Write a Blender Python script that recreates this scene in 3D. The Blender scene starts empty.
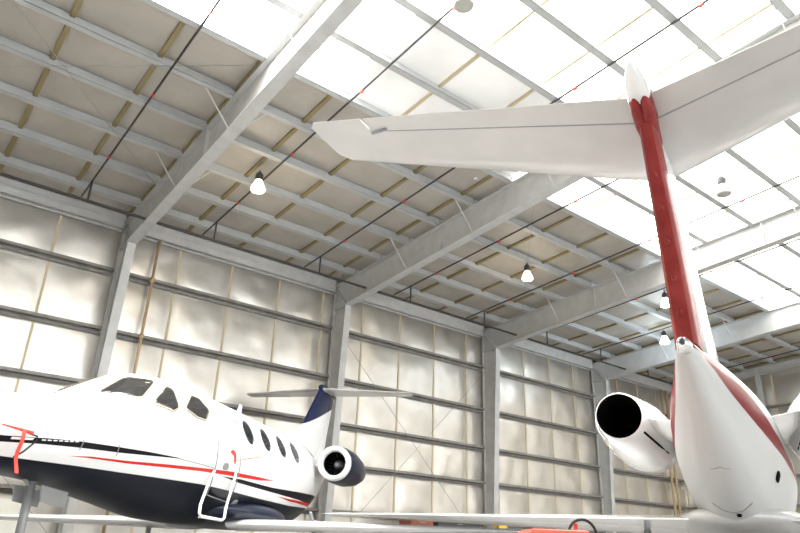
import bpy, bmesh, math, random
from mathutils import Vector, Matrix, noise
random.seed(4)
PI = math.pi
sc = bpy.context.scene
col = sc.collection

# ------------------------------------------------------------------ materials
def mat(name, color, rough=.5, metal=0.0, coat=0.0, emit=0.0, emit_color=None, spec=None):
    m = bpy.data.materials.new(name); m.use_nodes = True
    b = m.node_tree.nodes['Principled BSDF']
    b.inputs['Base Color'].default_value = (*color, 1)
    b.inputs['Roughness'].default_value = rough
    b.inputs['Metallic'].default_value = metal
    b.inputs['Coat Weight'].default_value = coat
    b.inputs['Coat Roughness'].default_value = .08
    if spec is not None: b.inputs['Specular IOR Level'].default_value = spec
    if emit:
        b.inputs['Emission Color'].default_value = (*(emit_color or color), 1)
        b.inputs['Emission Strength'].default_value = emit
    return m

def noisy(m, c1, c2, scale=2.0, bump=0.0, bscale=8.0, stretch=(1, 1, 1), detail=4, bdist=.05):
    nt = m.node_tree; N = nt.nodes; L = nt.links; b = N['Principled BSDF']
    tc = N.new('ShaderNodeTexCoord'); mp = N.new('ShaderNodeMapping'); mp.inputs['Scale'].default_value = stretch
    L.new(tc.outputs['Object'], mp.inputs['Vector'])
    n = N.new('ShaderNodeTexNoise'); n.inputs['Scale'].default_value = scale; n.inputs['Detail'].default_value = detail
    L.new(mp.outputs[0], n.inputs['Vector'])
    r = N.new('ShaderNodeValToRGB')
    r.color_ramp.elements[0].position = .35; r.color_ramp.elements[0].color = (*c1, 1)
    r.color_ramp.elements[1].position = .65; r.color_ramp.elements[1].color = (*c2, 1)
    L.new(n.outputs['Fac'], r.inputs[0]); L.new(r.outputs[0], b.inputs['Base Color'])
    if bump:
        n2 = N.new('ShaderNodeTexNoise'); n2.inputs['Scale'].default_value = bscale; n2.inputs['Detail'].default_value = 5
        L.new(mp.outputs[0], n2.inputs['Vector'])
        bu = N.new('ShaderNodeBump'); bu.inputs['Strength'].default_value = bump; bu.inputs['Distance'].default_value = bdist
        L.new(n2.outputs['Fac'], bu.inputs['Height']); L.new(bu.outputs[0], b.inputs['Normal'])
    return m

M = {}
M['vinyl'] = noisy(mat('vinyl_wall_insulation', (.6, .57, .52), .38, metal=.85, spec=.8), (.60, .565, .51), (.70, .665, .61), .9, .28, 1.1, detail=2, bdist=.08)
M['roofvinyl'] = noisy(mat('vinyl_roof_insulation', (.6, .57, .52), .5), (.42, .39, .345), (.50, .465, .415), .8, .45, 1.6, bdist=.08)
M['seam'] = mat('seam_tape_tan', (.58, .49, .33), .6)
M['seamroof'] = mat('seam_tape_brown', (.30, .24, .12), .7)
M['steel'] = noisy(mat('grey_painted_steel', (.5, .5, .5), .45), (.47, .47, .46), (.53, .53, .52), 3)
M['purlin'] = noisy(mat('grey_purlin_steel', (.5, .5, .5), .45), (.46, .47, .47), (.52, .53, .53), 2)
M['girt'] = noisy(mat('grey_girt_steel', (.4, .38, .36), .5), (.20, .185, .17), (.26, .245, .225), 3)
M['pipe'] = mat('dark_iron_pipe', (.05, .045, .045), .5)
M['tanpipe'] = mat('tan_painted_pipe', (.50, .36, .20), .5)
M['redcap'] = mat('red_plastic', (.65, .05, .03), .5)
M['floor'] = noisy(mat('sealed_concrete', (.5, .5, .48), .25), (.27, .268, .26), (.34, .337, .33), .6)
M['wallpanel'] = noisy(mat('plain_wall_liner', (.55, .53, .49), .5), (.50, .48, .44), (.58, .56, .52), 1)
M['cable'] = mat('dull_cable', (.33, .33, .32), .5)
M['white'] = mat('white_aircraft_paint', (.86, .86, .86), .22, coat=.6)
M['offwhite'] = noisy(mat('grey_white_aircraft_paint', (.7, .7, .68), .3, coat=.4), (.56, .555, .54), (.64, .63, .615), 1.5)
M['red'] = noisy(mat('red_aircraft_paint', (.4, .02, .02), .4, coat=0, spec=.2), (.22, .022, .020), (.30, .04, .035), 5)
M['navy'] = mat('navy_aircraft_paint', (.008, .014, .035), .3, coat=0, spec=.3)
M['polish'] = mat('polished_metal_lip', (.85, .85, .86), .22, metal=.8)
M['black'] = mat('black_interior', (.004, .004, .004), .9, spec=.05)
M['dkgrey'] = mat('dark_grey_metal', (.06, .06, .065), .5, metal=.3)
M['midgrey'] = mat('mid_grey_metal', (.32, .33, .33), .45, metal=.3)
M['glass'] = mat('dark_cockpit_glass', (.03, .03, .03), .06, spec=.5)
M['cabinglass'] = mat('dark_cabin_glass', (.012, .016, .022), .08, spec=.8)
M['goldframe'] = mat('pale_window_frame', (.50, .46, .36), .35, metal=.4)
M['line'] = mat('grey_panel_gap', (.30, .30, .32), .6)
M['rubber'] = mat('black_rubber', (.02, .02, .02), .8)
M['redcloth'] = mat('red_nylon_ribbon', (.75, .06, .04), .7)
M['orange'] = mat('orange_red_vehicle_paint', (.80, .10, .06), .4)
M['yellow'] = mat('yellow_safety_paint', (.75, .50, .06), .5)
M['whitetube'] = mat('white_painted_tube', (.85, .85, .84), .4)
M['rust'] = mat('rusty_red_paint', (.28, .07, .04), .6)
M['cream'] = mat('cream_sheet_metal', (.70, .69, .62), .5)
M['lampglass'] = mat('lamp_refractor_glass', (.9, .85, .75), .15, emit=2.0, emit_color=(1, .86, .6))
M['lampoff'] = mat('unlit_lamp_refractor_glass', (.42, .42, .38), .2)
M['lampblue'] = mat('lamp_refractor_cool_glass', (.85, .92, 1), .15, emit=14, emit_color=(.75, .9, 1))
def skymat(name, s, c=(1, .985, .95)):
    return noisy_emit(name, s, c)
def noisy_emit(name, s, c):
    m = mat(name, (.6, .6, .58), .6, emit=s, emit_color=c)
    nt = m.node_tree; N = nt.nodes; L = nt.links
    tc = N.new('ShaderNodeTexCoord'); n = N.new('ShaderNodeTexNoise'); n.inputs['Scale'].default_value = .55; n.inputs['Detail'].default_value = 3
    mr = N.new('ShaderNodeMapRange'); mr.inputs['From Min'].default_value = .35; mr.inputs['From Max'].default_value = .65
    mr.inputs['To Min'].default_value = s*.62; mr.inputs['To Max'].default_value = s*1.25
    L.new(tc.outputs['Object'], n.inputs['Vector']); L.new(n.outputs['Fac'], mr.inputs['Value']); L.new(mr.outputs[0], N['Principled BSDF'].inputs['Emission Strength'])
    return m
M['sky_hot'] = skymat('translucent_skylight_bright', 14.0)
M['sky_mid'] = skymat('translucent_skylight_soft', 5.0)
M['sky_low'] = skymat('translucent_skylight_dim', .22)  # lowest emission strength of the three panel materials

# ------------------------------------------------------------------ mesh helpers
class MB:
    def __init__(s): s.bm = bmesh.new()
    def box(s, x0, x1, y0, y1, z0, z1, mtx=None):
        vs = [s.bm.verts.new((x, y, z)) for x in (x0, x1) for y in (y0, y1) for z in (z0, z1)]
        for f in ((0, 1, 3, 2), (4, 6, 7, 5), (0, 4, 5, 1), (2, 3, 7, 6), (0, 2, 6, 4), (1, 5, 7, 3)):
            s.bm.faces.new([vs[i] for i in f])
        if mtx is not None:
            for v in vs: v.co = mtx @ v.co
        return s
    def prism(s, pts, a, b, axis='x'):      # pts 2D polygon extruded along axis
        def P(u, v, w):
            return {'x': (w, u, v), 'y': (u, w, v), 'z': (u, v, w)}[axis]
        A = [s.bm.verts.new(P(u, v, a)) for u, v in pts]; Bv = [s.bm.verts.new(P(u, v, b)) for u, v in pts]
        n = len(pts)
        s.bm.faces.new(A); s.bm.faces.new(Bv[::-1])
        for i in range(n): s.bm.faces.new([A[i], Bv[i], Bv[(i+1) % n], A[(i+1) % n]])
        return s
    def tube(s, path, r, n=10, cap=True, closed=False):
        path = [Vector(p) for p in path]; rings = []
        up = None
        m = len(path)
        for i, p in enumerate(path):
            if closed: d = path[(i+1) % m] - path[i-1]
            else: d = path[min(i+1, m-1)] - path[max(i-1, 0)]
            d.normalize()
            if up is None:
                up = Vector((0, 0, 1)) if abs(d.z) < .9 else Vector((1, 0, 0))
            a = d.cross(up).normalized(); b = a.cross(d).normalized(); up = b
            rr = r[i] if isinstance(r, (list, tuple)) else r
            rings.append([s.bm.verts.new(p + a*math.cos(2*PI*k/n)*rr + b*math.sin(2*PI*k/n)*rr) for k in range(n)])
        s.skin(rings, closed=closed, cap=cap)
        return s
    def skin(s, rings, closed=False, cap=True, loop=True):
        m = len(rings); n = len(rings[0])
        for i in range(m if closed else m-1):
            A = rings[i]; Bv = rings[(i+1) % m]
            for k in range(n if loop else n-1):
                s.bm.faces.new([A[k], A[(k+1) % n], Bv[(k+1) % n], Bv[k]])
        if cap and not closed and loop:
            s.bm.faces.new(rings[0][::-1]); s.bm.faces.new(rings[-1])
        return s
    def loft(s, secs, cap=True, loop=True):
        rings = [[s.bm.verts.new(p) for p in sec] for sec in secs]
        return s.skin(rings, cap=cap, loop=loop)
    def lathe(s, prof, origin=(0, 0, 0), axis='x', n=32, cap=True):   # prof: (along, radius)
        o = Vector(origin); secs = []
        for a, r in prof:
            ring = []
            for k in range(n):
                c, d = math.cos(2*PI*k/n)*r, math.sin(2*PI*k/n)*r
                ring.append(o + Vector({'x': (a, c, d), 'y': (c, a, d), 'z': (c, d, a)}[axis]))
            secs.append(ring)
        return s.loft(secs, cap=cap)
    def grid(s, f, nu, nv):
        V = [[s.bm.verts.new(f(i/nu, j/nv)) for j in range(nv+1)] for i in range(nu+1)]
        for i in range(nu):
            for j in range(nv): s.bm.faces.new([V[i][j], V[i+1][j], V[i+1][j+1], V[i][j+1]])
        return s
    def build(s, name, material, parent=None, smooth=False, loc=None, bevel=0, thick=0, autos=None):
        bmesh.ops.recalc_face_normals(s.bm, faces=s.bm.faces)
        me = bpy.data.meshes.new(name); s.bm.to_mesh(me); s.bm.free()
        o = bpy.data.objects.new(name, me); col.objects.link(o)
        if material: me.materials.append(material)
        if smooth:
            for p in me.polygons: p.use_smooth = True
            if autos:
                me.set_sharp_from_angle(angle=math.radians(autos))
        if parent: o.parent = parent
        if loc: o.location = loc
        if bevel:
            b = o.modifiers.new('bevel', 'BEVEL'); b.width = bevel; b.segments = 2
        if thick:
            b = o.modifiers.new('thick', 'SOLIDIFY'); b.thickness = thick; b.offset = 0
        return o

def tag(o, label=None, cat=None, group=None, kind=None):
    if label: o['label'] = label
    if cat: o['category'] = cat
    if group: o['group'] = group
    if kind: o['kind'] = kind
    return o
def empty(name, loc, rz, label, cat, group=None):
    o = bpy.data.objects.new(name, None); col.objects.link(o); o.location = loc; o.rotation_euler = (0, 0, rz)
    return tag(o, label, cat, group)
def ordn(i): return ['first', 'second', 'third', 'fourth', 'fifth', 'sixth', 'seventh', 'eighth', 'ninth', 'tenth', 'eleventh', 'twelfth', 'thirteenth', 'fourteenth'][i]

# ------------------------------------------------------------------ hangar dimensions
BAY = 7.62
RIDGE = -22.0
FRONT = -44.0
XL, XR = -15.24, 30.48
def zp(Y):                       # underside of purlins
    d = -Y if Y > RIDGE else -(2*RIDGE - Y)
    return 9.31 + .0713*d
def zb(Y):                       # underside of main roof beams
    d = -Y if Y > RIDGE else -(2*RIDGE - Y)
    return 8.445 + .0808*(d - .8)
ROWS = [7.67, 5.90, 4.36, 3.02, 1.55]
SEAM0, SEAMD = 1.75, 1.79
purl_y = [-1.273 - 1.496*i for i in range(14)]          # wall side slope
PY = [0.0] + purl_y + [RIDGE]
SKY0 = purl_y[5]                                        # daylight panels begin at the sixth purlin

# ---- floor and walls
MB().box(XL-.2, XR+.2, FRONT-8, .3, -.2, 0).build('floor', M['floor'])['kind'] = 'structure'

def wall_cells(x0, x1):
    xs = []; k = math.ceil((x0 - SEAM0)/SEAMD)
    xs = [x0]
    while SEAM0 + k*SEAMD < x1 - .05:
        if SEAM0 + k*SEAMD > x0 + .05: xs.append(SEAM0 + k*SEAMD)
        k += 1
    return xs + [x1]
XS = wall_cells(XL, XR)
ZS = [0] + sorted(ROWS) + [9.32]
mb = MB()
nx, nz = 10, 9
gx = []; gz = []
for a, b in zip(XS[:-1], XS[1:]): gx += [(a + (b-a)*i/nx, i/nx, a) for i in range(nx)]
gx.append((XS[-1], 0, XS[-1]))
for a, b in zip(ZS[:-1], ZS[1:]): gz += [(a + (b-a)*i/nz, i/nz, a) for i in range(nz)]
gz.append((ZS[-1], 0, ZS[-1]))
V = []
for x, u, ca in gx:
    row = []
    for z, v, cz in gz:
        rnd = noise.noise(Vector((ca*3.1, cz*1.7, .5)))
        b = (math.sin(PI*u)**.6)*(math.sin(PI*v)**.6) if 0 < u < 1 and 0 < v < 1 else 0
        n_ = noise.noise(Vector((x*1.5, z*1.5, 3)))*.035 + noise.noise(Vector((x*4, z*3, 9)))*.012
        row.append(mb.bm.verts.new((x, -.035 - b*(.055 + .03*rnd) - n_*b*1.2, z)))
    V.append(row)
for i in range(len(V)-1):
    for j in range(len(V[0])-1): mb.bm.faces.new([V[i][j], V[i+1][j], V[i+1][j+1], V[i][j+1]])
wb = mb.build('wall_back', M['vinyl'], smooth=True); wb['kind'] = 'structure'
MB().box(XL, XR, .02, .2, 0, 10.0).build('outer_sheeting', M['wallpanel'], wb)
for x in XS[1:-1]:
    MB().box(x-.035, x+.035, -.06, -.03, 0, 9.2).build('seam_strip', M['seam'], wb)
# end wall (right), left wall, front wall with the open hangar door
mb = MB(); mb.box(XR+.02, XR+.2, FRONT, 0, 0, 11)
YS = [0 - 1.79*i for i in range(0, 25)]
ZE = [0, 1.55, 3.02, 4.36, 5.9, 7.67, 9.2, 11]
for a, b in zip(YS[:-1], YS[1:]):
    for c, d in zip(ZE[:-1], ZE[1:]):
        mb.grid(lambda u, v: (XR - .02 - .07*math.sin(PI*u)**.6*math.sin(PI*v)**.6 if 0 < u < 1 and 0 < v < 1 else XR-.02, a+(b-a)*u, c+(d-c)*v), 8, 6)
wr = mb.build('wall_right', M['vinyl'], smooth=True); wr['kind'] = 'structure'
for y in YS[1:-1]:
    MB().box(XR-.05, XR-.015, y-.035, y+.035, 0, zp(y)).build('seam_strip', M['seam'], wr)
MB().box(XL-.2, XL, FRONT, 0, 0, 11.1).build('wall_left', M['wallpanel'])['kind'] = 'structure'
mb = MB(); mb.box(XL, XR, FRONT-.2, FRONT, 8.0, 9.6); mb.box(XL, -10, FRONT-.2, FRONT, 0, 8.0); mb.box(28, XR, FRONT-.2, FRONT, 0, 8.0)
mb.build('wall_front', M['wallpanel'])['kind'] = 'structure'

# ---- ceiling: sagging insulation between purlins, daylight panels nearer the ridge
def roof_patch(mb, x0, x1, y0, y1, sag=.07, n=7):
    def f(u, v):
        x = x0+(x1-x0)*u; y = y0+(y1-y0)*v
        s_ = math.sin(PI*v)**.5*(math.sin(PI*u)**.4) if 0 < u < 1 and 0 < v < 1 else 0
        return (x, y, zp(y) + .305 - s_*(sag + .03*noise.noise(Vector((x, y, 2)))))
    mb.grid(f, n, n)
cells = wall_cells(XL, XR)
mb = MB()
for a, b in zip(cells[:-1], cells[1:]):
    for i in range(len(PY)-1):
        if PY[i] > SKY0 + .01: roof_patch(mb, a, b, PY[i], PY[i+1])
        elif i >= 12: roof_patch(mb, a, b, PY[i], PY[i+1])
mb.box(XL, XR, FRONT, RIDGE, 0, .05)
for v in mb.bm.verts[-8:]: v.co.z += zp(v.co.y) + .3
mb.bm.verts.ensure_lookup_table()
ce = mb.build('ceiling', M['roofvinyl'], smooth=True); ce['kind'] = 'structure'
mb = MB(); mb.prism([(0, 9.85), (RIDGE, 9.9+.0713*22), (FRONT, 9.85), (FRONT, 9.95), (RIDGE, 9.95+.0713*22), (0, 9.95)], XL, XR, 'x')
mb.build('ceiling_deck', M['wallpanel'], ce)
seam_roof = [x for x in cells[1:-1]]
for x in seam_roof:
    def f(y): return zp(y)+.18
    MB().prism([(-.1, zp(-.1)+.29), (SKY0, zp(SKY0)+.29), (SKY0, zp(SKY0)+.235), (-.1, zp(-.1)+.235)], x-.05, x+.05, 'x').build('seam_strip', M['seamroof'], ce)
k = 0
SK_END = PY[12]
hot = [(-3.62, 0.0), (0.0, 1.75)]
xs_ = sorted(set([XL, -7.62, -3.62, 0, 1.75, 7.62, 15.24, 22.86, XR]))
for a, b in zip(xs_[:-1], xs_[1:]):
    k += 1
    h = (a, b) in hot
    mb = MB()
    if a == 1.75: mlow = MB()
    for i in range(len(PY)-1):
        if PY[i] <= SKY0 + .01 and i < 12:
            sub = [a] + [x for x in cells if a + .05 < x < b - .05] + [b]
            low = a == 1.75 and i < 8
            for p, q in zip(sub[:-1], sub[1:]): roof_patch(mlow if low else mb, p, q, PY[i], PY[i+1], .05, 5)
    if a == 1.75:
        k += 1; wl = mlow.build('window_%d' % k, M['sky_low'], smooth=True); wl['kind'] = 'structure'; k += 1
    w = mb.build('window_%d' % k, M['sky_hot'] if h else M['sky_mid'], smooth=True); w['kind'] = 'structure'
    for x in cells[1:-1]:
        if a + .02 < x <= b and not h:
            MB().prism([(SKY0, zp(SKY0)+.29), (SK_END, zp(SK_END)+.29), (SK_END, zp(SK_END)+.24), (SKY0, zp(SKY0)+.24)], x-.035, x+.035, 'x').build('seam_strip', M['seam'], w)

# ------------------------------------------------------------------ frames: columns and roof beams
def column(X, name_label):
    mb = MB()
    t = .012
    yt, yb_ = -.95, -.55
    # outer flange, inner flange (tapered), web
    mb.box(X-.125, X+.125, -.18, -.165, 0, 9.2)
    mb.prism([(yb_, 0), (yb_-.02, 0), (yt-.02, 8.42), (yt, 8.42)], X-.125, X+.125, 'x')
    mb.prism([(-.17, 0), (yb_, 0), (yt, 8.40), (-.17, 8.40)], X-t, X+t, 'x')
    o = mb.build('steel_column', M['steel'])
    # knee stiffeners
    m2 = MB()
    m2.prism([(-.18, 9.22), (-.21, 9.22), (yt-.02, 8.44), (yt+.02, 8.44)], X-.12, X+.12, 'x')
    m2.box(X-.12, X+.12, yt, -.17, 8.405, 8.425)
    m2.build('knee_plate', M['steel'], o)
    m3 = MB(); m3.box(X-.2, X+.2, -.55, -.1, 0, .03); m3.build('base_plate', M['girt'], o)
    return tag(o, name_label, 'column', 'tapered columns along the back wall')
COLX = [-7.62, 0, 7.62, 15.24, 22.86]
cl = ['light grey steel column hidden left of the picture beyond the white jet nose',
      'light grey tapered steel column behind the left jet cockpit, leftmost in view',
      'light grey tapered steel column just behind the navy-tipped tail of the left jet',
      'light grey tapered steel column between the two jets, with a yellow base guard',
      'light grey tapered steel column behind the black exhaust of the right jet']
for X, l in zip(COLX, cl):
    if X > -7: column(X, l)
def beam(X, label):
    ys = [-.17, -.8, -6, -12, -18, RIDGE, -26, -32, -38, FRONT+.8, FRONT+.2]
    top = [(y, zp(y)-.005) for y in ys]
    bot = [(y, zb(y)) for y in ys]; bot[0] = (-.17, zb(-.8)); bot[-1] = (FRONT+.2, zb(-.8))
    mb = MB()
    for (a, b, c, d) in zip(top[:-1], top[1:], bot[:-1], bot[1:]):
        mb.prism([a, b, d, c], X-.012, X+.012, 'x')
        mb.prism([a, b, (b[0], b[1]-.02), (a[0], a[1]-.02)], X-.15, X+.15, 'x')
        if a[0] <= -.7: mb.prism([c, d, (d[0], d[1]-.02), (c[0], c[1]-.02)], X-.15, X+.15, 'x')
    for y in (-5.9, -12.1, -18): mb.prism([(y, zb(y)), (y-.02, zb(y)), (y-.02, zp(y)), (y, zp(y))], X-.1, X+.1, 'x')
    o = mb.build('roof_beam', M['steel'])
    for i in (2, 4, 6, 8, 10):
        y = purl_y[i]
        m = MB()
        for sx in (-1, 1):
            m.tube([(X+sx*.05, y, zb(y)+.03), (X+sx*.75, y, zp(y)+.02)], .02, 4)
        m.build('flange_brace', M['steel'], o)
    return tag(o, label, 'roof beam', 'tapered roof beams running in from the back wall')
bl = ['light grey deep roof beam rising to the upper left over the left jet cockpit',
      'light grey deep roof beam that passes behind the right jet tailplane',
      'light grey deep roof beam that meets the red fin halfway up',
      'light grey deep roof beam nearest the far right end wall']
for X, l in zip(COLX[1:], bl): beam(X, l)

# ---- girts (one per bay and row), purlins, eave struts
baynames = {-2: 'in the bay at the far left edge', -1: 'left of the leftmost column', 0: 'between the left two columns',
            1: 'in the bay right of the left jet tail', 2: 'in the bay left of the right jet engine', 3: 'in the last bay beside the corner'}
def channel(mb, x0, x1, pts):
    mb.prism(pts, x0, x1, 'x')
for b in range(-1, 4):
    x0, x1 = b*BAY + .16, (b+1)*BAY - .16
    if b == -1: x0 = XL
    if b == 3: x1 = XR - .55
    for r, z in enumerate(ROWS):
        mb = MB()
        mb.box(x0, x1, -.30, -.02, z, z+.012)
        mb.box(x0, x1, -.30, -.288, z-.0, z+.10)
        mb.box(x0, x1, -.13, -.118, z-.09, z)
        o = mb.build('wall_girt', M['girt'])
        tag(o, '%s girt from the eave, %s' % (ordn(r), baynames[b]), 'girt', 'wall girts')
    mb = MB()
    mb.box(x0, x1, -.30, -.285, 9.05, 9.52); mb.box(x0, x1, -.30, -.13, 9.05, 9.062); mb.box(x0, x1, -.30, -.13, 9.31, 9.322); mb.box(x0, x1, -.14, -.13, 9.0, 9.05)
    tag(mb.build('eave_strut', M['steel']), 'eave channel on the wall top, %s' % baynames[b], 'eave strut', 'eave struts')
    for i, y in enumerate(purl_y):
        z = zp(y)
        mb = MB()
        mb.box(x0-.14, x1+.14, y-.008, y+.008, z, z+.3)
        mb.box(x0-.14, x1+.14, y-.16, y+.0, z, z+.01)
        mb.box(x0-.14, x1+.14, y-.16, y-.15, z, z+.05)
        mb.box(x0-.14, x1+.14, y, y+.075, z+.29, z+.3)
        o = mb.build('roof_purlin', M['purlin'])
        tag(o, '%s purlin from the eave, %s' % (ordn(i), baynames[b]), 'purlin', 'roof purlins')
# end wall girts, end columns and end rafter
for r, z in enumerate(ROWS):
    o = MB().box(XR-.3, XR-.02, -22, -.1, z, z+.012).box(XR-.3, XR-.288, -22, -.1, z, z+.085).build('wall_girt', M['girt'])
    tag(o, 'grey horizontal girt of the far right end wall, %s from the top' % ordn(r), 'girt', 'end wall girts')
for i, y in enumerate((-4.9, -10.5, -16.1)):
    mb = MB(); mb.box(XR-.5, XR-.485, y-.1, y+.1, 0, zp(y)); mb.box(XR-.31, XR-.305, y-.1, y+.1, 0, zp(y)); mb.box(XR-.49, XR-.3, y-.006, y+.006, 0, zp(y))
    tag(mb.build('end_wall_post', M['steel']), 'grey steel post of the far right end wall, %s from the corner' % ordn(i), 'post', 'end wall posts')
mb = MB(); ys = [-.2, -8, -16, RIDGE, -36, FRONT+.2]
for a, b in zip(ys[:-1], ys[1:]):
    mb.prism([(a, zp(a)), (b, zp(b)), (b, zp(b)-.35), (a, zp(a)-.35)], XR-.42, XR-.40, 'x')
    mb.prism([(a, zp(a)-.35), (b, zp(b)-.35), (b, zp(b)-.37), (a, zp(a)-.37)], XR-.52, XR-.30, 'x')
tag(mb.build('end_wall_beam', M['steel']), 'grey sloping roof beam along the top of the far right end wall', 'roof beam')

# ---- sprinkler pipes
mb = MB(); mb.tube([(XL, -2.0, 8.78), (XR-.6, -2.0, 8.78)], .04, 10)
tag(mb.build('sprinkler_main_pipe', M['pipe'], smooth=True), 'dark sprinkler main pipe running the length of the back wall under the eave', 'pipe')
bp = {-5.4: 'far left dark sprinkler branch pipe, over the nose of the left jet', -1.6: 'dark sprinkler branch pipe left of the roof beam over the cockpit',
      2.0: 'dark sprinkler branch pipe beside the upper left hanging lamp', 5.7: 'dark sprinkler branch pipe that passes behind the left tailplane half',
      9.6: 'dark sprinkler branch pipe right of the middle roof beam', 13.4: 'dark sprinkler branch pipe left of the roof beam behind the red fin',
      17.2: 'dark sprinkler branch pipe in the bay left of the tail cone', 21.0: 'dark sprinkler branch pipe next to the two bluish lamps',
      24.8: 'dark sprinkler branch pipe right of the red fin base', 28.6: 'dark sprinkler branch pipe nearest the far right end wall'}
for X, l in bp.items():
    mb = MB(); ys = [-1.0, -2.0, -8, -16, RIDGE]
    mb.tube([(X, y, zp(y)-.06) for y in ys], .026, 8)
    o = mb.build('sprinkler_branch_pipe', M['pipe'], smooth=True)
    tag(o, l, 'pipe', 'sprinkler branch pipes')
    MB().tube([(X, -2.0, 8.80), (X, -2.0, zp(-2)-.06)], .028, 8).build('drop_pipe', M['pipe'], o, smooth=True)
    for j in range(6):
        y = -3.4 - 3.0*j
        m = MB(); m.tube([(X, y, zp(y)-.06), (X, y, zp(y)-.13)], .02, 6); m.tube([(X, y-.05, zp(y)-.08), (X, y+.05, zp(y)-.08)], .030, 8)
        m.build('sprinkler_head', M['redcap'], o)
# ---- conduits on the wall
mb = MB(); mb.tube([(.94, -.36, 0), (.94, -.36, 9.0)], .045, 8)
for z in ROWS: mb.tube([(.94, -.36, z-.05), (.94, -.36, z+.1)], .07, 8)
tag(mb.build('wall_conduit', M['tanpipe'], smooth=True), 'tan vertical conduit pipe right of the leftmost column', 'conduit')
for x, l in ((28.55, 'left tan pipe of the pair standing near the far corner'), (29.0, 'right tan pipe of the pair standing near the far corner')):
    tag(MB().tube([(x, -.4, 0), (x, -.4, 9.0)], .07, 8).build('wall_conduit', M['tanpipe'], smooth=True), l, 'conduit', 'pipe pair in the far corner')
# ---- brace rods
def rod(a, b, l):
    tag(MB().tube([a, b], .009, 5).build('brace_cable', M['cable']), l, 'brace cable', 'thin diagonal brace cables')
rod((-7.5, -10.2, zp(-10.2)-.02), (-.2, -2.8, zp(-2.8)-.02), 'thin diagonal brace cable under the roof at far left, falling to the right')
rod((-7.5, -2.8, zp(-2.8)-.02), (-.2, -8.6, zp(-8.6)-.02), 'thin diagonal brace cable under the roof at far left, rising to the right')
rod((7.8, -.34, 7.5), (15.1, -.34, .4), 'thin diagonal wall brace cable falling to the right behind the left tailplane')
rod((7.8, -.34, .4), (15.1, -.34, 7.5), 'thin diagonal wall brace cable rising to the right between the jets')
rod((-7.5, -.34, 7.5), (-.2, -.34, .4), 'thin diagonal wall brace cable falling to the right at far left')
rod((7.8, -9.5, zp(-9.5)-.03), (15.05, -2.5, zp(-2.5)-.03), 'thin diagonal roof brace cable above the middle hanging lamp')

# ---- hanging lamps
def lamp(x, y, drop, label, mglass, power, color):
    z = zp(y)
    o = empty('high_bay_lamp', (x, y, z-drop), 0, label, 'lamp', 'high bay lamps')
    o.scale = (1.2, 1.2, 1.2); drop = drop/1.2
    MB().tube([(0, 0, drop-.005), (0, 0, .22)], .012, 6).build('hanger', M['pipe'], o)
    MB().lathe([(.02, .05), (.03, .085), (.16, .09), (.2, .06), (.24, .03)], axis='z', n=16).build('ballast_housing', M['dkgrey'], o, smooth=True, autos=40)
    MB().lathe([(-.24, .02), (-.235, .15), (-.2, .165), (-.1, .13), (0, .085), (.03, .07)], axis='z', n=20).build('glass_shade', mglass, o, smooth=True, autos=50)
    if not power: return
    ld = bpy.data.lights.new('bulb', 'POINT'); ld.energy = power; ld.color = color; ld.shadow_soft_size = .25
    lo = bpy.data.objects.new('bulb', ld); col.objects.link(lo); lo.parent = o; lo.location = (0, 0, -.45)
WARM, COOL = (1, .85, .6), (.78, .9, 1)
lamp(1.75, -5.15, .35, 'small hanging lamp beside the pipe, upper left of the picture', M['lampglass'], 25, WARM)
lamp(1.75, -12.92, .35, 'hanging lamp cut by the top edge of the picture', M['lampoff'], 0, WARM)
lamp(11.6, -5.8, .35, 'hanging lamp in the middle, left of the red fin', M['lampglass'], 25, WARM)
lamp(11.45, -12.75, .50, 'hanging lamp with dark housing, right of the red fin top', M['lampoff'], 0, WARM)
lamp(21.2, -5.1, .35, 'bright bluish lamp, lower of the two left of the fin base', M['lampblue'], 60, COOL)
lamp(17.5, -7.4, .35, 'bright bluish lamp, upper of the two left of the fin base', M['lampblue'], 60, COOL)

#@@SURF
# ------------------------------------------------------------------ smooth profile evaluation
def hermite(T, s, j):
    n = len(T)
    asc = T[0][0] < T[-1][0]
    Tt = T if asc else T[::-1]
    s = min(max(s, Tt[0][0]), Tt[-1][0])
    i = 0
    while i < n-2 and Tt[i+1][0] < s: i += 1
    def slope(k):
        if k == 0: return (Tt[1][j]-Tt[0][j])/(Tt[1][0]-Tt[0][0])
        if k == n-1: return (Tt[-1][j]-Tt[-2][j])/(Tt[-1][0]-Tt[-2][0])
        a = (Tt[k][j]-Tt[k-1][j])/(Tt[k][0]-Tt[k-1][0]); b = (Tt[k+1][j]-Tt[k][j])/(Tt[k+1][0]-Tt[k][0])
        return 0 if a*b <= 0 else 2*a*b/(a+b)
    h = Tt[i+1][0]-Tt[i][0]; t = (s-Tt[i][0])/h
    m0, m1 = slope(i)*h, slope(i+1)*h; p0, p1 = Tt[i][j], Tt[i+1][j]
    return (2*t**3-3*t**2+1)*p0 + (t**3-2*t**2+t)*m0 + (-2*t**3+3*t**2)*p1 + (t**3-t**2)*m1
def body_pt(T, s, a, off=0.0):
    zc, w, ht, hb = [hermite(T, s, j) for j in (1, 2, 3, 4)]
    h = ht if math.sin(a) > 0 else hb
    return (s, (w+off)*math.cos(a), zc + (h+off)*math.sin(a))
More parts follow.
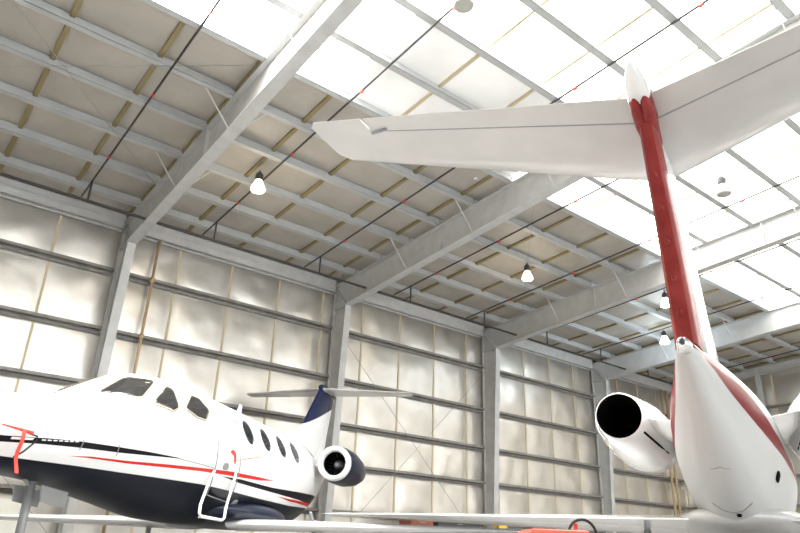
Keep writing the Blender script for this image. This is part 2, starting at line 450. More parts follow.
# (s forward, centre height, half width, height above, height below)
LFUS = [(15.15, 1.42, .02, .02, .02), (15.05, 1.42, .15, .11, .11), (14.7, 1.44, .30, .19, .21), (14.0, 1.48, .48, .28, .34), (13.0, 1.55, .64, .34, .47), (12.3, 1.60, .74, .39, .52),
        (11.8, 1.64, .80, .46, .58), (11.3, 1.70, .84, .66, .70), (10.4, 1.77, .89, .95, .88), (9.4, 1.80, .91, 1.03, 1.03), (8.0, 1.82, .92, 1.04, 1.08), (5.0, 1.84, .92, 1.02, 1.10),
        (3.6, 1.90, .84, .94, .98), (2.4, 2.05, .64, .72, .72), (1.2, 2.25, .36, .42, .40), (.3, 2.42, .12, .15, .14), (.1, 2.45, .03, .03, .03)]
RFUS = [(.85, 1.96, .03, .03, .03), (.92, 1.955, .07, .06, .07), (1.3, 1.95, .12, .13, .17), (2.0, 1.95, .22, .25, .37), (3.0, 1.94, .375, .38, .62), (4.0, 1.92, .51, .50, .84), (5.0, 1.88, .61, .62, .98),
        (6.0, 1.85, .68, .70, 1.04), (7.0, 1.8, .74, .76, 1.04), (9.0, 1.76, .80, .82, 1.0), (12.0, 1.74, .80, .84, .98), (13.2, 1.66, .72, .66, .84), (14.2, 1.5, .46, .40, .5), (14.9, 1.42, .18, .16, .18), (15.05, 1.4, .02, .02, .02)]
#@@END
def fuselage(T, name, material, parent, n=64, step=.12):
    s0, s1 = min(T[0][0], T[-1][0]), max(T[0][0], T[-1][0])
    S = sorted(set([t[0] for t in T] + [s0 + (s1-s0)*i/int((s1-s0)/step) for i in range(int((s1-s0)/step)+1)]))
    mb = MB(); mb.loft([[body_pt(T, s, 2*PI*k/n) for k in range(n)] for s in S])
    return mb.build(name, material, parent, smooth=True)

def foil(c, th, n=14):           # closed airfoil outline, x from 0 (leading) to -c (trailing), y = thickness
    pts = []
    def yt(x): return 5*th*(.2969*math.sqrt(x) - .126*x - .3516*x*x + .2843*x**3 - .1036*x**4)
    for i in range(n+1):
        x = .5*(1-math.cos(PI*i/n)); pts.append((-x*c, yt(x)*c))
    for i in range(n-1, 0, -1):
        x = .5*(1-math.cos(PI*i/n)); pts.append((-x*c, -yt(x)*c))
    return pts
def wing(parent, name, material, secs, smooth=True):
    # secs: (LE x, y, z, chord, thickness ratio, axis) axis 'z' = horizontal surface, 'y' = vertical fin
    mb = MB(); S = []
    for x, y, z, c, th, ax in secs:
        S.append([(x+px, y, z+t) if ax == 'z' else (x+px, y+t, z) for px, t in foil(c, th)])
    mb.loft(S)
    return mb.build(name, material, parent, smooth=smooth, autos=40)
def wheel(parent, x, y, r, w, n=24):
    o = MB().lathe([(-w/2, r*.55), (-w/2, r*.86), (-w*.36, r*.98), (0, r), (w*.36, r*.98), (w/2, r*.86), (w/2, r*.55)], (x, y, r), 'y', n).build('wheel', M['rubber'], parent, smooth=True, autos=50)
    MB().lathe([(-w*.52, r*.1), (-w*.52, r*.5), (w*.52, r*.5), (w*.52, r*.1)], (x, y, r), 'y', n).build('wheel_hub', M['polish'], o, smooth=True, autos=40)
    return o

# ------------------------------------------------------------------ striped paint for the left jet
def stripe_material(name, base, stripes):
    """stripes: list of (colour, [(s, zlow, zhigh)...]) painted in order along the body (s = local x, z = local z)"""
    m = mat(name, base, .30, coat=0, spec=.10)
    nt = m.node_tree; N = nt.nodes; L = nt.links; b = N['Principled BSDF']
    tc = N.new('ShaderNodeTexCoord'); sp = N.new('ShaderNodeSeparateXYZ'); L.new(tc.outputs['Object'], sp.inputs[0])
    xn = N.new('ShaderNodeMath'); xn.operation = 'DIVIDE'; xn.inputs[1].default_value = 16.0; L.new(sp.outputs['X'], xn.inputs[0])
    zn = N.new('ShaderNodeMath'); zn.operation = 'DIVIDE'; zn.inputs[1].default_value = 4.0; L.new(sp.outputs['Z'], zn.inputs[0])
    prev = None
    def curve(pts):
        fc = N.new('ShaderNodeFloatCurve'); c = fc.mapping.curves[0]
        pts = sorted(pts)
        c.points[0].location = (0, pts[0][1]/4); c.points[1].location = (1, pts[-1][1]/4)
        for s, z in pts: 
            p = c.points.new(s/16, z/4)
        for p in c.points: p.handle_type = 'VECTOR'
        fc.mapping.update(); L.new(xn.outputs[0], fc.inputs['Value']); return fc.outputs[0]
    for colr, pts in stripes:
        pts = [(p[0], p[1] + .012, p[2] - .012) if p[1] == p[2] else p for p in pts]
        lo = curve([(p[0], p[1]) for p in pts]); hi = curve([(p[0], p[2]) for p in pts])
        g = N.new('ShaderNodeMath'); g.operation = 'GREATER_THAN'; L.new(zn.outputs[0], g.inputs[0]); L.new(lo, g.inputs[1])
        h = N.new('ShaderNodeMath'); h.operation = 'LESS_THAN'; L.new(zn.outputs[0], h.inputs[0]); L.new(hi, h.inputs[1])
        k = N.new('ShaderNodeMath'); k.operation = 'MULTIPLY'; L.new(g.outputs[0], k.inputs[0]); L.new(h.outputs[0], k.inputs[1])
        mx = N.new('ShaderNodeMix'); mx.data_type = 'RGBA'; L.new(k.outputs[0], mx.inputs['Factor'])
        if prev is None: mx.inputs['A'].default_value = (*base, 1)
        else: L.new(prev, mx.inputs['A'])
        mx.inputs['B'].default_value = (*colr, 1); prev = mx.outputs['Result']
    L.new(prev, b.inputs['Base Color'])
    return m

#@@JETS
# ------------------------------------------------------------------ shared aircraft builders
def patch(T, pts, name, material, parent, off=.006, mirror=False, scale=1.0, inner=None, rings=5, close_smooth=2, thick=.006, cut=.22):
    """curved panel lying on the hull; pts = outline as (s, angle in degrees)"""
    P = [(p[0], p[1]) for p in pts]
    for _ in range(close_smooth):                      # corner cutting
        Q = []
        for i in range(len(P)):
            a, b = P[i], P[(i+1) % len(P)]
            Q += [(a[0]*(1-cut)+b[0]*cut, a[1]*(1-cut)+b[1]*cut), (a[0]*cut+b[0]*(1-cut), a[1]*cut+b[1]*(1-cut))]
        P = Q
    cx = sum(p[0] for p in P)/len(P); ca = sum(p[1] for p in P)/len(P)
    r0 = inner if inner else 0.0
    mb = MB(); R = []
    for k in range(rings+1):
        t = (r0 + (scale-r0)*k/rings)
        if t == 0: t = .02
        ring = []
        for p in P:
            s = cx+(p[0]-cx)*t; a = math.radians(ca+(p[1]-ca)*t)
            if mirror: a = PI - a
            ring.append(mb.bm.verts.new(body_pt(T, s, a, off)))
        R.append(ring)
    for k in range(rings):
        n = len(P)
        for i in range(n): mb.bm.faces.new([R[k][i], R[k][(i+1) % n], R[k+1][(i+1) % n], R[k+1][i]])
    if not inner: mb.bm.faces.new(R[0])
    o = mb.build(name, material, parent, smooth=True)
    sm = o.modifiers.new('thick', 'SOLIDIFY'); sm.thickness = thick; sm.offset = 0
    return o
def surf_tube(T, pts, r, name, material, parent, off=.002, closed=False):
    path = []
    n = len(pts)
    for i in range(n if closed else n-1):
        a, b = pts[i], pts[(i+1) % n]
        for k in range(6):
            t = k/6; path.append(body_pt(T, a[0]+(b[0]-a[0])*t, math.radians(a[1]+(b[1]-a[1])*t), off))
    if not closed: path.append(body_pt(T, pts[-1][0], math.radians(pts[-1][1]), off))
    return MB().tube(path, r, 6, closed=closed).build(name, material, parent, smooth=True)
def foil_part(c, th, a, b, n=10):
    def yt(x): return 5*th*(.2969*math.sqrt(x) - .126*x - .3516*x*x + .2843*x**3 - .1036*x**4) + .004
    xs = [a + (b-a)*(.5*(1-math.cos(PI*i/n)) if a == 0 else i/n) for i in range(n+1)]
    return [(-x*c, yt(x)*c) for x in xs] + [(-x*c, -yt(x)*c) for x in xs[::-1]]
def surface(parent, name, material, secs, a=0.0, b=1.0):
    mb = MB(); S = []
    for x, y, z, c, th, ax in secs:
        S.append([(x+px, y, z+t) if ax == 'z' else (x+px, y+t, z) for px, t in foil_part(c, th, a, b)])
    mb.loft(S)
    return mb.build(name, material, parent, smooth=True, autos=35)
def strut_gear(parent, x, y, ztop, wr, w, name):
    o = MB().tube([(x, y, ztop), (x, y, wr)], .05, 12).tube([(x, y, ztop-.1), (x+.35, y, ztop+.12)], .025, 8).tube([(x, y, wr+.3), (x-.14, y, wr+.16), (x, y, wr)], .02, 8).build(name, M['midgrey'], parent, smooth=True)
    wheel(o, x, y, wr, w)
    return o

# ================================================================== LEFT JET
LJ = empty('business_jet', (10.74-4.7553, 16.85-19.6204, 0), math.radians(221), 'white business jet with navy belly and red pinstripe, nose at the left edge', 'airplane')
NAVY = (.004, .006, .014); BLACK = (.004, .0045, .007); RED = (.62, .02, .015); ORG = (.72, .22, .07); WHT = (.86, .86, .86)
belly = [(15.2, .3, 1.22), (13.0, .3, 1.21), (12.0, .3, 1.238), (11.25, .3, 1.25), (10.4, .3, 1.269), (9.2, .3, 1.297), (8.1, .3, 1.29), (6.7, .3, 1.268), (5.0, .3, 1.258), (3.5, .3, 1.30), (0, .3, 1.30)]
lmat = stripe_material('striped_jet_paint', WHT, [
    (NAVY, belly),
    (BLACK, [(15.2, 1.27, 1.35), (13.2, 1.325, 1.385), (12.7, 1.375, 1.437), (12.2, 1.412, 1.48), (11.5, 1.452, 1.515), (10.9, 1.497, 1.543), (10.18, 1.553, 1.565), (9.9, 1.57, 1.57), (0, 1.57, 1.57)]),
    (RED, [(16, 1.25, 1.25), (12.6, 1.285, 1.285), (11.9, 1.333, 1.352), (11.2, 1.358, 1.389), (10.3, 1.412, 1.455), (9.4, 1.466, 1.515), (8.4, 1.508, 1.575), (7.1, 1.56, 1.615), (6.0, 1.645, 1.645), (0, 1.645, 1.645)]),
    (NAVY, [(16, 1.47, 1.47), (9.0, 1.472, 1.472), (7.9, 1.435, 1.50), (6.4, 1.42, 1.50), (4.1, 1.40, 1.57), (0, 1.40, 1.70)]),
    (RED, [(16, 1.39, 1.39), (6.5, 1.39, 1.39), (5.1, 1.335, 1.38), (3.6, 1.34, 1.41), (0, 1.36, 1.46)]),
    (ORG, [(16, 1.745, 1.745), (8.35, 1.742, 1.752), (7.7, 1.865, 1.885), (6.44, 2.095, 2.10), (6.2, 2.14, 2.14), (0, 2.14, 2.14)]),
])
lf = fuselage(LFUS, 'fuselage', lmat, LJ)
# belly fairing at the wing
mb = MB(); S = []
for i in range(17):
    s = 4.2 + 4.6*i/16; w_ = math.sin(PI*i/16)**.5 if 0 < i < 16 else .02
    S.append([(s, .98*w_*math.cos(2*PI*k/32), 1.00 + .28*w_*math.sin(2*PI*k/32)) for k in range(32)])
mb.loft(S); mb.build('belly_fairing', M['navy'], LJ, smooth=True)
# windows
panes = {
 'windshield_pane': [(11.58, 65), (10.84, 75.5), (10.40, 60.0), (11.06, 39)],
 'side_cockpit_pane': [(10.87, 32.9), (10.22, 54.5), (10.10, 50.5), (10.22, 29.5), (10.42, 24.5)],
 'aft_cockpit_pane': [(10.05, 30.5), (9.60, 48.5), (9.33, 49.5), (9.17, 36.2), (9.42, 24.2), (9.72, 24.0)],
}
for nm, P in panes.items():
    for mir in (False, True):
        if mir and nm == 'windshield_pane': P = [(11.68, 81), (10.90, 86), (10.40, 62), (11.06, 39)]
        p = patch(LFUS, P, nm, M['glass'], LJ, .006, mir, close_smooth=2, cut=.10)
        patch(LFUS, P, 'pane_frame', M['goldframe'], p, .010, mir, 1.07, .95, 2, close_smooth=2, cut=.10)
cab = [[(7.69, 43.5), (7.50, 43.0), (7.46, 30), (7.48, 22.0), (7.62, 15.5), (7.82, 17.5), (7.93, 26.0), (7.88, 35.0)]]
for ds in (0.0, .87, 1.76, 2.62):
    P = [(s-ds, a) for s, a in cab[0]]
    for mir in (False, True):
        p = patch(LFUS, P, 'cabin_window', M['cabinglass'], LJ, .006, mir, scale=1.0, close_smooth=1)
        patch(LFUS, P, 'window_rim', M['white'], p, .009, mir, 1.12, 1.0, 1, close_smooth=1)
dr = [(8.86, 36), (8.99, 28.0), (9.06, 5.2), (8.99, -19.3), (8.86, -36.8), (7.98, -40), (8.08, -17.2), (8.16, 2.5), (8.16, 22), (8.05, 36)]
dp = patch(LFUS, [(s+.0*s, a) for s, a in dr], 'cabin_door', lmat, LJ, .004, close_smooth=1, rings=12)
surf_tube(LFUS, dr, .008, 'door_gap', M['line'], dp, .008, closed=True)
patch(LFUS, [(8.76, -7), (8.58, -7), (8.58, -13), (8.76, -13)], 'door_handle', M['midgrey'], dp, .014, thick=.02)
patch(LFUS, [(8.60, 2), (8.50, 6), (8.36, 3), (8.32, -6), (8.38, -6), (8.42, 1), (8.50, 3)], 'red_arrow_decal', M['redcap'], dp, .012, close_smooth=1)
patch(LFUS, [(7.78, -36), (7.60, -36), (7.60, -44), (7.78, -44)], 'service_port', M['midgrey'], LJ, .006)
patch(LFUS, [(13.10, -19.5), (12.84, -17.3), (12.84, -20), (13.10, -22.5)], 'white_decal', M['white'], LJ, .006, close_smooth=0)
for i in range(7):
    s = 12.73 - i*.075; a0 = -17.6 + i*.55
    patch(LFUS, [(s, a0), (s-.05, a0+.3), (s-.05, a0-1.0), (s, a0-1.4)], 'white_lettering', M['white'], LJ, .006, close_smooth=0)
surf_tube(LFUS, [(10.16, -14), (9.4, -13.4), (8.99, -14)], .006, 'panel_line', M['line'], LJ)
surf_tube(LFUS, [(12.16, -11.8), (12.14, -24)], .006, 'panel_line', M['line'], LJ)
surf_tube(LFUS, [(11.55, -12), (11.50, -24)], .006, 'panel_line', M['line'], LJ)
# antenna on the roof
surface(LJ, 'blade_antenna', M['white'], [(6.55, 0, 2.83, .30, .12, 'y'), (6.38, 0, 3.10, .14, .12, 'y')])
# fin, rudder, tailplane
fmat = stripe_material('striped_fin_paint', WHT, [(NAVY, [(16, 3.25, 3.99), (1.9, 3.60, 3.99), (.9, 3.98, 3.99), (0.0, 3.99, 3.99)])])
fm = mat('fin_paint', WHT, .4, spec=.2)
def band(m, z0, c1):
    nt = m.node_tree; N = nt.nodes; L = nt.links
    tc = N.new('ShaderNodeTexCoord'); sp = N.new('ShaderNodeSeparateXYZ'); L.new(tc.outputs['Object'], sp.inputs[0])
    a = N.new('ShaderNodeMath'); a.operation = 'MULTIPLY_ADD'; a.inputs[1].default_value = .34; L.new(sp.outputs['X'], a.inputs[0]); L.new(sp.outputs['Z'], a.inputs[2])
    g = N.new('ShaderNodeMath'); g.operation = 'GREATER_THAN'; g.inputs[1].default_value = z0; L.new(a.outputs[0], g.inputs[0])
    mx = N.new('ShaderNodeMix'); mx.data_type = 'RGBA'; L.new(g.outputs[0], mx.inputs['Factor']); mx.inputs['A'].default_value = (*WHT, 1); mx.inputs['B'].default_value = (*c1, 1)
    L.new(mx.outputs['Result'], N['Principled BSDF'].inputs['Base Color'])
band(fm, 4.22, (.012, .018, .06))
fs = [(4.3, 0, 2.70, 4.0, .05, 'y'), (3.2, 0, 3.02, 2.95, .07, 'y'), (2.3, 0, 3.42, 2.2, .09, 'y'), (1.15, 0, 4.55, 1.5, .09, 'y'), (.92, 0, 4.72, 1.22, .09, 'y')]
surface(LJ, 'fin', fm, fs, 0, .74)
surface(LJ, 'rudder', fm, fs, .755, 1)
MB().lathe([(-.62, .01), (-.4, .07), (0, .12), (.6, .13), (.95, .09), (1.12, .01)], (0, 0, 4.70), 'x', 20).build('tail_bullet', M['navy'], LJ, smooth=True)
ts = [(.35, -2.5, 4.66, .42, .05, 'z'), (.42, -2.4, 4.66, .55, .08, 'z'), (1.0, 0, 4.66, 1.05, .09, 'z'), (.42, 2.4, 4.66, .55, .08, 'z'), (.35, 2.5, 4.66, .42, .05, 'z')]
surface(LJ, 'tailplane', M['offwhite'], ts, 0, .72)
surface(LJ, 'elevator', M['offwhite'], ts, .735, 1)
patch(LFUS, [(3.3, 62), (2.9, 62), (2.9, 40), (3.3, 40)], 'air_grille', M['line'], LJ, .006, close_smooth=0)
# engines
def nacelle(parent, s, t, z, r, length, body_m, lip_m, flip, pyl_m, side, exh=.62, lipw=.10, tilt=0):
    o = MB().lathe([(s-.02, r*.90), (s-.12, r*.99), (s-.5, r*1.08), (s-1.1, r*1.08), (s-length*.75, r*.92), (s-length, r*exh), (s-length+.02, r*exh*.9), (s-length+.35, r*exh*.8), (s-length+.36, .01)], (0, t, z), 'x', 40, cap=False).build('engine_nacelle', body_m, parent, smooth=True, autos=60)
    MB().lathe([(s-.14, r*1.0), (s-.05, r*.975), (s, r*.86), (s-.01, r*.76), (s-.08, r*.68), (s-.15, r*.66)], (0, t, z), 'x', 40, cap=False).build('intake_lip', lip_m, o, smooth=True)
    mb = MB(); n = 36
    A = [[mb.bm.verts.new((x, t+q*math.cos(2*PI*k/n), z+q*math.sin(2*PI*k/n))) for k in range(n)] for x, q in ((s-.13, r*.665), (s-.55, r*.68), (s-.56, .01))]
    mb.skin(A, cap=False); mb.build('intake_duct', M['black'], o, smooth=True, autos=50)
    MB().lathe([(s-.30, .015), (s-.36, .07), (s-.5, .12), (s-.55, .13)], (0, t, z), 'x', 20).build('fan_spinner', M['midgrey'], o, smooth=True)
    mb = MB()
    for k in range(18):
        a = 2*PI*k/18; c, d = math.cos(a), math.sin(a); c2, d2 = math.cos(a+.16), math.sin(a+.16)
        mb.loft([[(s-.48, t+.12*c, z+.12*d), (s-.54, t+.12*c2, z+.12*d2), (s-.545, t+.12*c2, z+.12*d2)], [(s-.46, t+r*.65*c, z+r*.65*d), (s-.53, t+r*.65*c2, z+r*.65*d2), (s-.535, t+r*.65*c2, z+r*.65*d2)]])
    mb.build('fan_blades', M['dkgrey'], o)
    return o
for sd in (1, -1):
    nacelle(LJ, 3.75, 1.30*sd, 2.29, .40, 2.3, M['navy'], M['white'], False, M['navy'], sd)
    mb = MB(); mb.loft([[(s, y, z+dz) for s, dz in ((3.2, 0), (2.9, .07), (1.9, .07), (1.4, 0), (1.9, -.07), (2.9, -.07))] for y, z in ((sd*.45, 2.25), (sd*.98, 2.29))])
    mb.build('engine_pylon', M['white'], LJ, smooth=True, autos=35)
# wings
for sd in (1, -1):
    ws = [(7.6, .55*sd, .80, 2.1, .09, 'z'), (7.5, 1.4*sd, .81, 2.0, .09, 'z'), (6.75, 6.3*sd, .84, .85, .09, 'z'), (6.6, 6.55*sd, .845, .6, .07, 'z')]
    surface(LJ, 'wing', M['white'], ws, 0, .76)
    surface(LJ, 'flap', M['white'], ws, .77, 1)
# probe cover with ribbon
pc = MB().tube([(13.30, .62, 1.475), (13.10, .65, 1.465), (12.93, .68, 1.45)], [.006, .012, .02], 10).build('probe_cover', M['redcloth'], LJ, smooth=True)
mb = MB(); mb.grid(lambda u, v: (13.08 + .026*(v-.5)*2 + .02*math.sin(u*5), .70 + .02*math.sin(u*7), 1.46 - .42*u), 14, 2)
mb.build('warning_ribbon', M['redcloth'], pc, thick=.004)
MB().tube([(12.95, .67, 1.44), (12.86, .69, 1.43), (12.86, .69, 1.38), (12.95, .64, 1.26), (13.02, .60, 1.20)], .009, 8).build('retaining_strap', M['rubber'], pc, smooth=True)
# boarding step: a white tube frame hanging from the door sill
MB().tube([(8.99, .88, 1.52), (9.20, .93, 1.40), (9.72, 1.08, .97), (9.80, 1.12, .86), (9.74, 1.12, .82), (9.02, 1.12, .80), (8.94, 1.12, .84), (8.84, 1.08, .98), (8.32, .94, 1.50), (8.24, .93, 1.72)], .022, 10).build('boarding_step_frame', M['whitetube'], LJ, smooth=True)
MB().box(9.02, 9.74, 1.08, 1.14, .80, .815).build('step_tread', M['whitetube'], LJ)
# landing gear
ng = strut_gear(LJ, 11.9, 0, 1.1, .2, .12, 'nose_gear')
for sd in (1, -1):
    MB().prism([(11.45, .98), (11.95, 1.02), (11.92, .84), (11.48, .80)], .17*sd, .185*sd, 'y').build('gear_door', M['midgrey'], ng)
    strut_gear(LJ, 6.1, 1.7*sd, .95, .25, .16, 'main_gear')

# ================================================================== RIGHT JET
RJ = empty('business_jet', (-4.7553+3.42*1.15, -19.6204+1.87*1.15, 0), math.radians(23.3), 'white business jet with dark red fin seen from behind its tail cone', 'airplane')
def band_material(name, base, colr, angs):
    return stripe_material(name, base, [(colr, angs)])
rmat = stripe_material('red_striped_tail_paint', (.56, .56, .55), [((.20, .004, .004), [(0, 1.95, 2.0), (1.2, 1.955, 2.0), (1.55, 1.925, 2.02), (2.0, 1.865, 2.035), (2.6, 1.80, 2.02), (3.2, 1.745, 1.985), (3.7, 1.71, 1.935), (4.4, 1.675, 1.86), (5.6, 1.65, 1.78), (16, 1.60, 1.66)])])
rf = fuselage(RFUS, 'fuselage', rmat, RJ)
surf_tube(RFUS, [(4.3, -112), (4.42, -100), (4.45, -90), (4.42, -80), (4.3, -68)], .006, 'panel_line', M['line'], RJ)
surf_tube(RFUS, [(3.1, -104), (3.0, -90), (3.1, -76)], .004, 'panel_line', M['line'], RJ)
patch(RFUS, [(4.62, -92), (4.5, -92), (4.5, -97), (4.62, -97)], 'drain_mast', M['black'], RJ, .01, close_smooth=1)
patch(RFUS, [(4.85, -145), (4.6, -145), (4.6, -153), (4.85, -153)], 'air_scoop', M['black'], RJ, .008, close_smooth=2)
MB().lathe([(.74, .012), (.76, .045), (.84, .055), (.90, .06), (.96, .065)], (0, 0, 1.96), 'x', 20).build('tail_light', M['polish'], RJ, smooth=True)
MB().lathe([(.68, .006), (.70, .02), (.76, .022)], (0, 0, 1.96), 'x', 12).build('tail_light_lens', M['dkgrey'], RJ, smooth=True)
# wing fairing and wings
mb = MB(); S = []
for i in range(21):
    s = 4.7 + 5.0*i/20; w_ = (math.sin(PI*i/20)**.45) if 0 < i < 20 else .03
    S.append([(s, (.92*w_)*math.cos(2*PI*k/40), .98 + (.22 if math.sin(2*PI*k/40) > 0 else .24)*w_*math.sin(2*PI*k/40)) for k in range(40)])
mb.loft(S); mb.build('wing_fairing', M['offwhite'], RJ, smooth=True)
for sd in (1, -1):
    ws = [(8.2, .5*sd, .96, 2.9, .09, 'z'), (7.9, 1.2*sd, .965, 2.55, .09, 'z'), (7.15, 6.6*sd, 1.05, .9, .09, 'z'), (6.9, 6.95*sd, 1.055, .5, .06, 'z')]
    surface(RJ, 'wing', M['white'], ws, 0, .75)
    surface(RJ, 'flap', M['white'], ws, .757, 1)
    strut_gear(RJ, 6.6, 1.3*sd, .95, .28, .18, 'main_gear')
strut_gear(RJ, 13.4, 0, 1.0, .2, .12, 'nose_gear')
# fin and rudder
fs = [(5.2, 0, 2.05, 4.1, .07, 'y'), (4.0, 0, 2.38, 3.02, .085, 'y'), (3.0, 0, 2.72, 2.2, .105, 'y'), (1.62, 0, 3.50, 1.42, .13, 'y'), (1.45, 0, 3.66, 1.32, .13, 'y')]
surface(RJ, 'fin', M['white'], fs, 0, .70)
mb = MB(); S = []
for x, z, c, h in ((4.0, 2.03, 3.02, .105), (2.95, 2.40, 2.2, .10), (2.30, 2.85, 1.85, .09), (1.62, 3.50, 1.42, .075), (1.45, 3.62, 1.32, .07)):
    te = {2.03: 1.02, 2.40: .88, 2.85: .62, 3.50: .20, 3.62: .12}[z]; hg = te + .36*(1 if z < 3 else .8)
    S.append([(te, -h*.55, z), (te-.015, 0, z), (te, h*.55, z), (te+.08, h*.8, z), (hg-.05, h, z), (hg, h*.8, z), (hg, -h*.8, z), (hg-.05, -h, z), (te+.08, -h*.8, z)])
mb.loft(S); rd = mb.build('rudder', M['red'], RJ, smooth=True, autos=40)
for z, s, r in ((2.25, .94, .030), (2.50, .84, .028), (2.75, .69, .026), (2.98, .54, .024), (3.2, .40, .022)):
    MB().lathe([(s-.08, .006), (s-.04, r*.7), (s, r), (s+.2, r*2.2), (s+.3, r*2.2)], (0, 0, z), 'x', 14).build('hinge_fairing', M['red'], rd, smooth=True)
# tailplane
ts = [(-.28, -2.50, 3.67, .46, .03, 'z'), (-.17, -2.44, 3.67, .62, .08, 'z'), (1.36, 0, 3.67, 1.36, .09, 'z'), (-.17, 2.44, 3.67, .62, .08, 'z'), (-.28, 2.50, 3.67, .46, .03, 'z')]
surface(RJ, 'tailplane', M['offwhite'], ts, 0, .765)
surface(RJ, 'hinge_gap', M['line'], [(x, y*.83, z, c, th*.93, ax) if abs(y) > 2.3 else (x, y, z, c, th*.97, ax) for x, y, z, c, th, ax in [(-.17+1.53*.17, -2.44, 3.67, .62+.74*.17, .08, 'z'), (1.36, 0, 3.67, 1.36, .088, 'z'), (-.17+1.53*.17, 2.44, 3.67, .62+.74*.17, .08, 'z')]], .755, .79)
for sd in (1, -1):
    def lerp(t): 
        k_ = t/2.44; return (1.36-1.53*k_, sd*t, 3.67, 1.36-.74*k_, .09-.01*k_, 'z')
    surface(RJ, 'elevator', M['offwhite'], [lerp(.09), lerp(2.05)], .782, 1)
    surface(RJ, 'elevator_horn', M['offwhite'], [lerp(2.07), (-.17, sd*2.44, 3.67, .62, .08, 'z'), (-.28, sd*2.50, 3.67, .46, .03, 'z')], .75, 1)
    MB().box(-.50, -.475, sd*1.99-.07, sd*1.99+.07, 3.635, 3.65).build('hinge_slot', M['line'], RJ)
    MB().lathe([(-.03, .012), (0, .02), (.03, .012)], (.55, sd*1.55, 3.63), 'x', 8).build('drain_fitting', M['line'], RJ)
MB().lathe([(-.45, .008), (-.40, .032), (-.30, .058), (-.18, .076), (-.06, .084), (.0, .08)], (0, 0, 3.66), 'x', 24).build('tail_bullet_cone', M['white'], RJ, smooth=True)
MB().lathe([(-.05, .084), (.1, .088), (.5, .085), (1.1, .08), (1.5, .05), (1.6, .008)], (0, 0, 3.66), 'x', 24).build('tail_bullet', M['red'], RJ, smooth=True)
mb = MB()
for sd in (1, -1):
    mb.lathe([(-.12, .01), (-.08, .03), (.05, .046), (.25, .05), (.40, .04), (.5, .01)], (0, .035*sd, 3.585), 'x', 16)
mb.build('bullet_fairing', M['red'], RJ, smooth=True)
# engines seen from behind
for sd in (1, -1):
    s0, t0, z0 = 7.3, 1.18*sd, 2.16
    o = MB().lathe([(s0, .37), (s0-.15, .43), (s0-.8, .47), (s0-1.5, .45), (s0-2.2, .375), (s0-2.78, .30), (s0-2.80, .285), (s0-2.75, .275), (s0-1.9, .25), (s0-1.89, .01)], (0, t0, z0), 'x', 44)
    o = o.build('engine_nacelle', M['white'], RJ, smooth=True, autos=50)
    mb = MB(); n = 40
    A = [[mb.bm.verts.new((x, t0+q*math.cos(2*PI*k/n), z0+q*math.sin(2*PI*k/n))) for k in range(n)] for x, q in ((s0-2.79, .280), (s0-2.70, .268), (s0-2.0, .235), (s0-1.98, .01))]
    mb.skin(A, cap=False); mb.build('exhaust_duct', M['black'], o, smooth=True)
    MB().lathe([(s0+.03, .36), (s0+.05, .31), (s0-.05, .28), (s0-.12, .27)], (0, t0, z0), 'x', 40).build('intake_lip', M['polish'], o, smooth=True)
    # outboard reverser door edge and inboard latch gap
    def arc(a0, a1, s, r, n=10): return [(s - .0*i, t0+sd*r*math.cos(math.radians(a0+(a1-a0)*i/n)), z0+r*math.sin(math.radians(a0+(a1-a0)*i/n))) for i in range(n+1)]
    mb = MB(); mb.loft([[(s0-2.55, *p[1:]) for p in arc(-50, 20, 0, .352)] + [(s0-2.55, *p[1:]) for p in arc(20, -50, 0, .337)],
                        [(s0-2.0, *p[1:]) for p in arc(-50, 20, 0, .42)] + [(s0-2.0, *p[1:]) for p in arc(20, -50, 0, .39)]])
    mb.build('reverser_door', M['white'], o, smooth=True, autos=40)
    MB().tube([(s0-2.6, t0-sd*.26, z0-.185), (s0-2.2, t0-sd*.305, z0-.225), (s0-1.8, t0-sd*.335, z0-.25), (s0-1.2, t0-sd*.36, z0-.27)], .016, 6).build('latch_gap', M['black'], o)
    mb = MB(); mb.loft([[(s, y, z+dz) for s, dz in ((6.9, 0), (6.5, .09), (5.2, .10), (4.7, 0), (5.2, -.10), (6.5, -.09))] for y, z in ((sd*.40, 2.05), (sd*.86, 2.14))])
    mb.build('engine_pylon', M['white'], RJ, smooth=True, autos=35)

# ------------------------------------------------------------------ ground equipment
G = empty('ground_power_cart', (.12, -15.75, 0), math.radians(-38), 'red wheeled cart with a black looped hose at the bottom edge, under the wing', 'cart')
mb = MB(); mb.box(-.32, .16, -.32, .32, .16, .66); mb.build('cart_body', M['orange'], G, bevel=.03)
mb = MB()
path = [(.17+.0*i - .115*math.cos(PI*i/12), -.02, .64 + .115*math.sin(PI*i/12)) for i in range(13)] + [(.30, -.02, .5), (.33, -.02, .3)]
mb.tube(path, .012, 8); mb.build('hose_loop', M['rubber'], G, smooth=True)
MB().tube([(.12, 0, .62), (.12, 0, .72)], .018, 8).build('filler_cap', M['redcap'], G, smooth=True)
for x in (-.22, .08):
    for y in (-.34, .34): MB().lathe([(-.03, .03), (-.03, .10), (.03, .10), (.03, .03)], (x, y, .10), 'y', 16).build('wheel', M['rubber'], G, smooth=True, autos=40)
# yellow guard round the foot of the column between the jets
for X in (15.24,):
    mb = MB(); mb.box(X-.28, X-.22, -1.0, -.72, 0, 1.62); mb.box(X-.28, X+.28, -1.0, -.94, 0, 1.62); mb.box(X+.22, X+.28, -1.0, -.72, 0, 1.62)
    tag(mb.build('column_guard', M['yellow'], bevel=.01), 'yellow steel guard around the foot of the column between the jets', 'column guard')
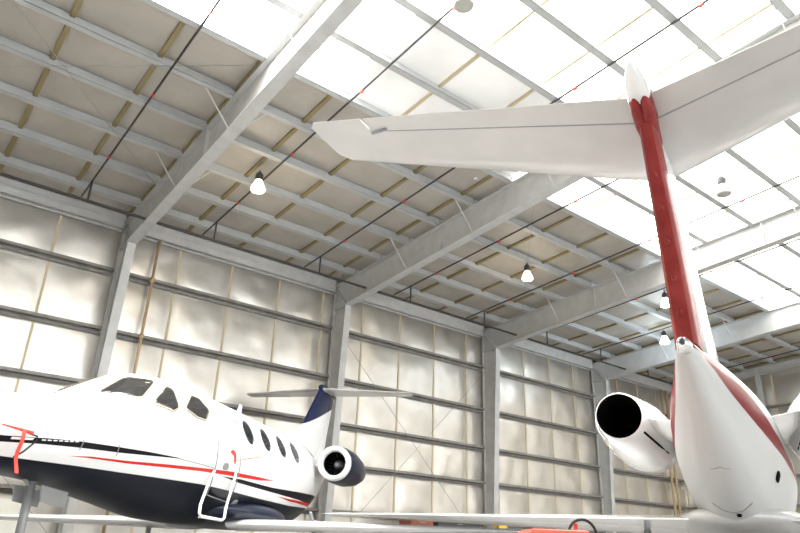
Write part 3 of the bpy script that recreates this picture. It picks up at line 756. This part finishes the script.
# cabinets by the back wall
def cabinet(x, y, w_, d, h, m, label, g=None, name='tool_cabinet', nd=3):
    o = empty(name, (x, y, 0), 0, label, 'cabinet', g)
    MB().box(-w_/2, w_/2, -d/2, d/2, .08, h).build('body', m, o, bevel=.01)
    MB().box(-w_/2+.03, w_/2-.03, -d/2+.03, d/2-.03, 0, .08).build('plinth', M['dkgrey'], o)
    for i in range(nd):
        z0 = .12 + (h-.16)*i/nd; z1 = .12 + (h-.16)*(i+1)/nd - .03
        dd = MB().box(-w_/2+.03, w_/2-.03, -d/2-.02, -d/2, z0, z1).build('drawer', m, o)
        MB().box(-.12, .12, -d/2-.045, -d/2-.02, z1-.07, z1-.045).build('handle', M['midgrey'], dd)
    return o
cabinet(-2.05, -1.5, 1.5, .6, 1.25, M['cream'], 'cream sheet metal cabinet under the nose of the left jet, by the wall')
cabinet(10.7, -1.3, 1.0, .6, 1.50, M['rust'], 'rust red tool cabinet low behind the wings, left of the yellow guard')
cabinet(12.4, -1.3, 2.0, .6, 1.52, M['dkgrey'], 'long dark grey tool cabinet between the rust red one and the yellow guard')

# ------------------------------------------------------------------ light from outside
w = bpy.data.worlds.new('world'); sc.world = w; w.use_nodes = True
bg = w.node_tree.nodes['Background']; bg.inputs[0].default_value = (.93, .97, 1, 1); bg.inputs[1].default_value = 5.0
pl = bpy.data.lights.new('door_portal', 'AREA'); pl.shape = 'RECTANGLE'; pl.size = 38; pl.size_y = 8; pl.cycles.is_portal = True
po = bpy.data.objects.new('door_portal', pl); col.objects.link(po); po.location = (9, FRONT-.1, 4); po.rotation_euler = (PI/2, 0, 0)

# ------------------------------------------------------------------ camera
cam = bpy.data.cameras.new('camera'); co = bpy.data.objects.new('camera', cam); col.objects.link(co)
yaw, pitch, roll = 0.665, 0.4037, 0.0362
cy, sy, cp, sp_ = math.cos(yaw), math.sin(yaw), math.cos(pitch), math.sin(pitch)
F = Vector((sy*cp, cy*cp, sp_)); R0 = Vector((cy, -sy, 0)); U0 = R0.cross(F)
R_ = R0*math.cos(roll) + U0*math.sin(roll); U_ = -R0*math.sin(roll) + U0*math.cos(roll)
mw = Matrix((R_, U_, -F)).transposed().to_4x4(); mw.translation = Vector((-4.7553, -19.6204, .45))
co.matrix_world = mw
cam.sensor_width = 36; cam.lens = 667.96/800*36; cam.clip_end = 300
sc.camera = co
sc.view_settings.view_transform = 'Standard'; sc.view_settings.look = 'None'; sc.view_settings.gamma = 1
sc.view_settings.use_curve_mapping = False
sc.view_settings.exposure = 0.8
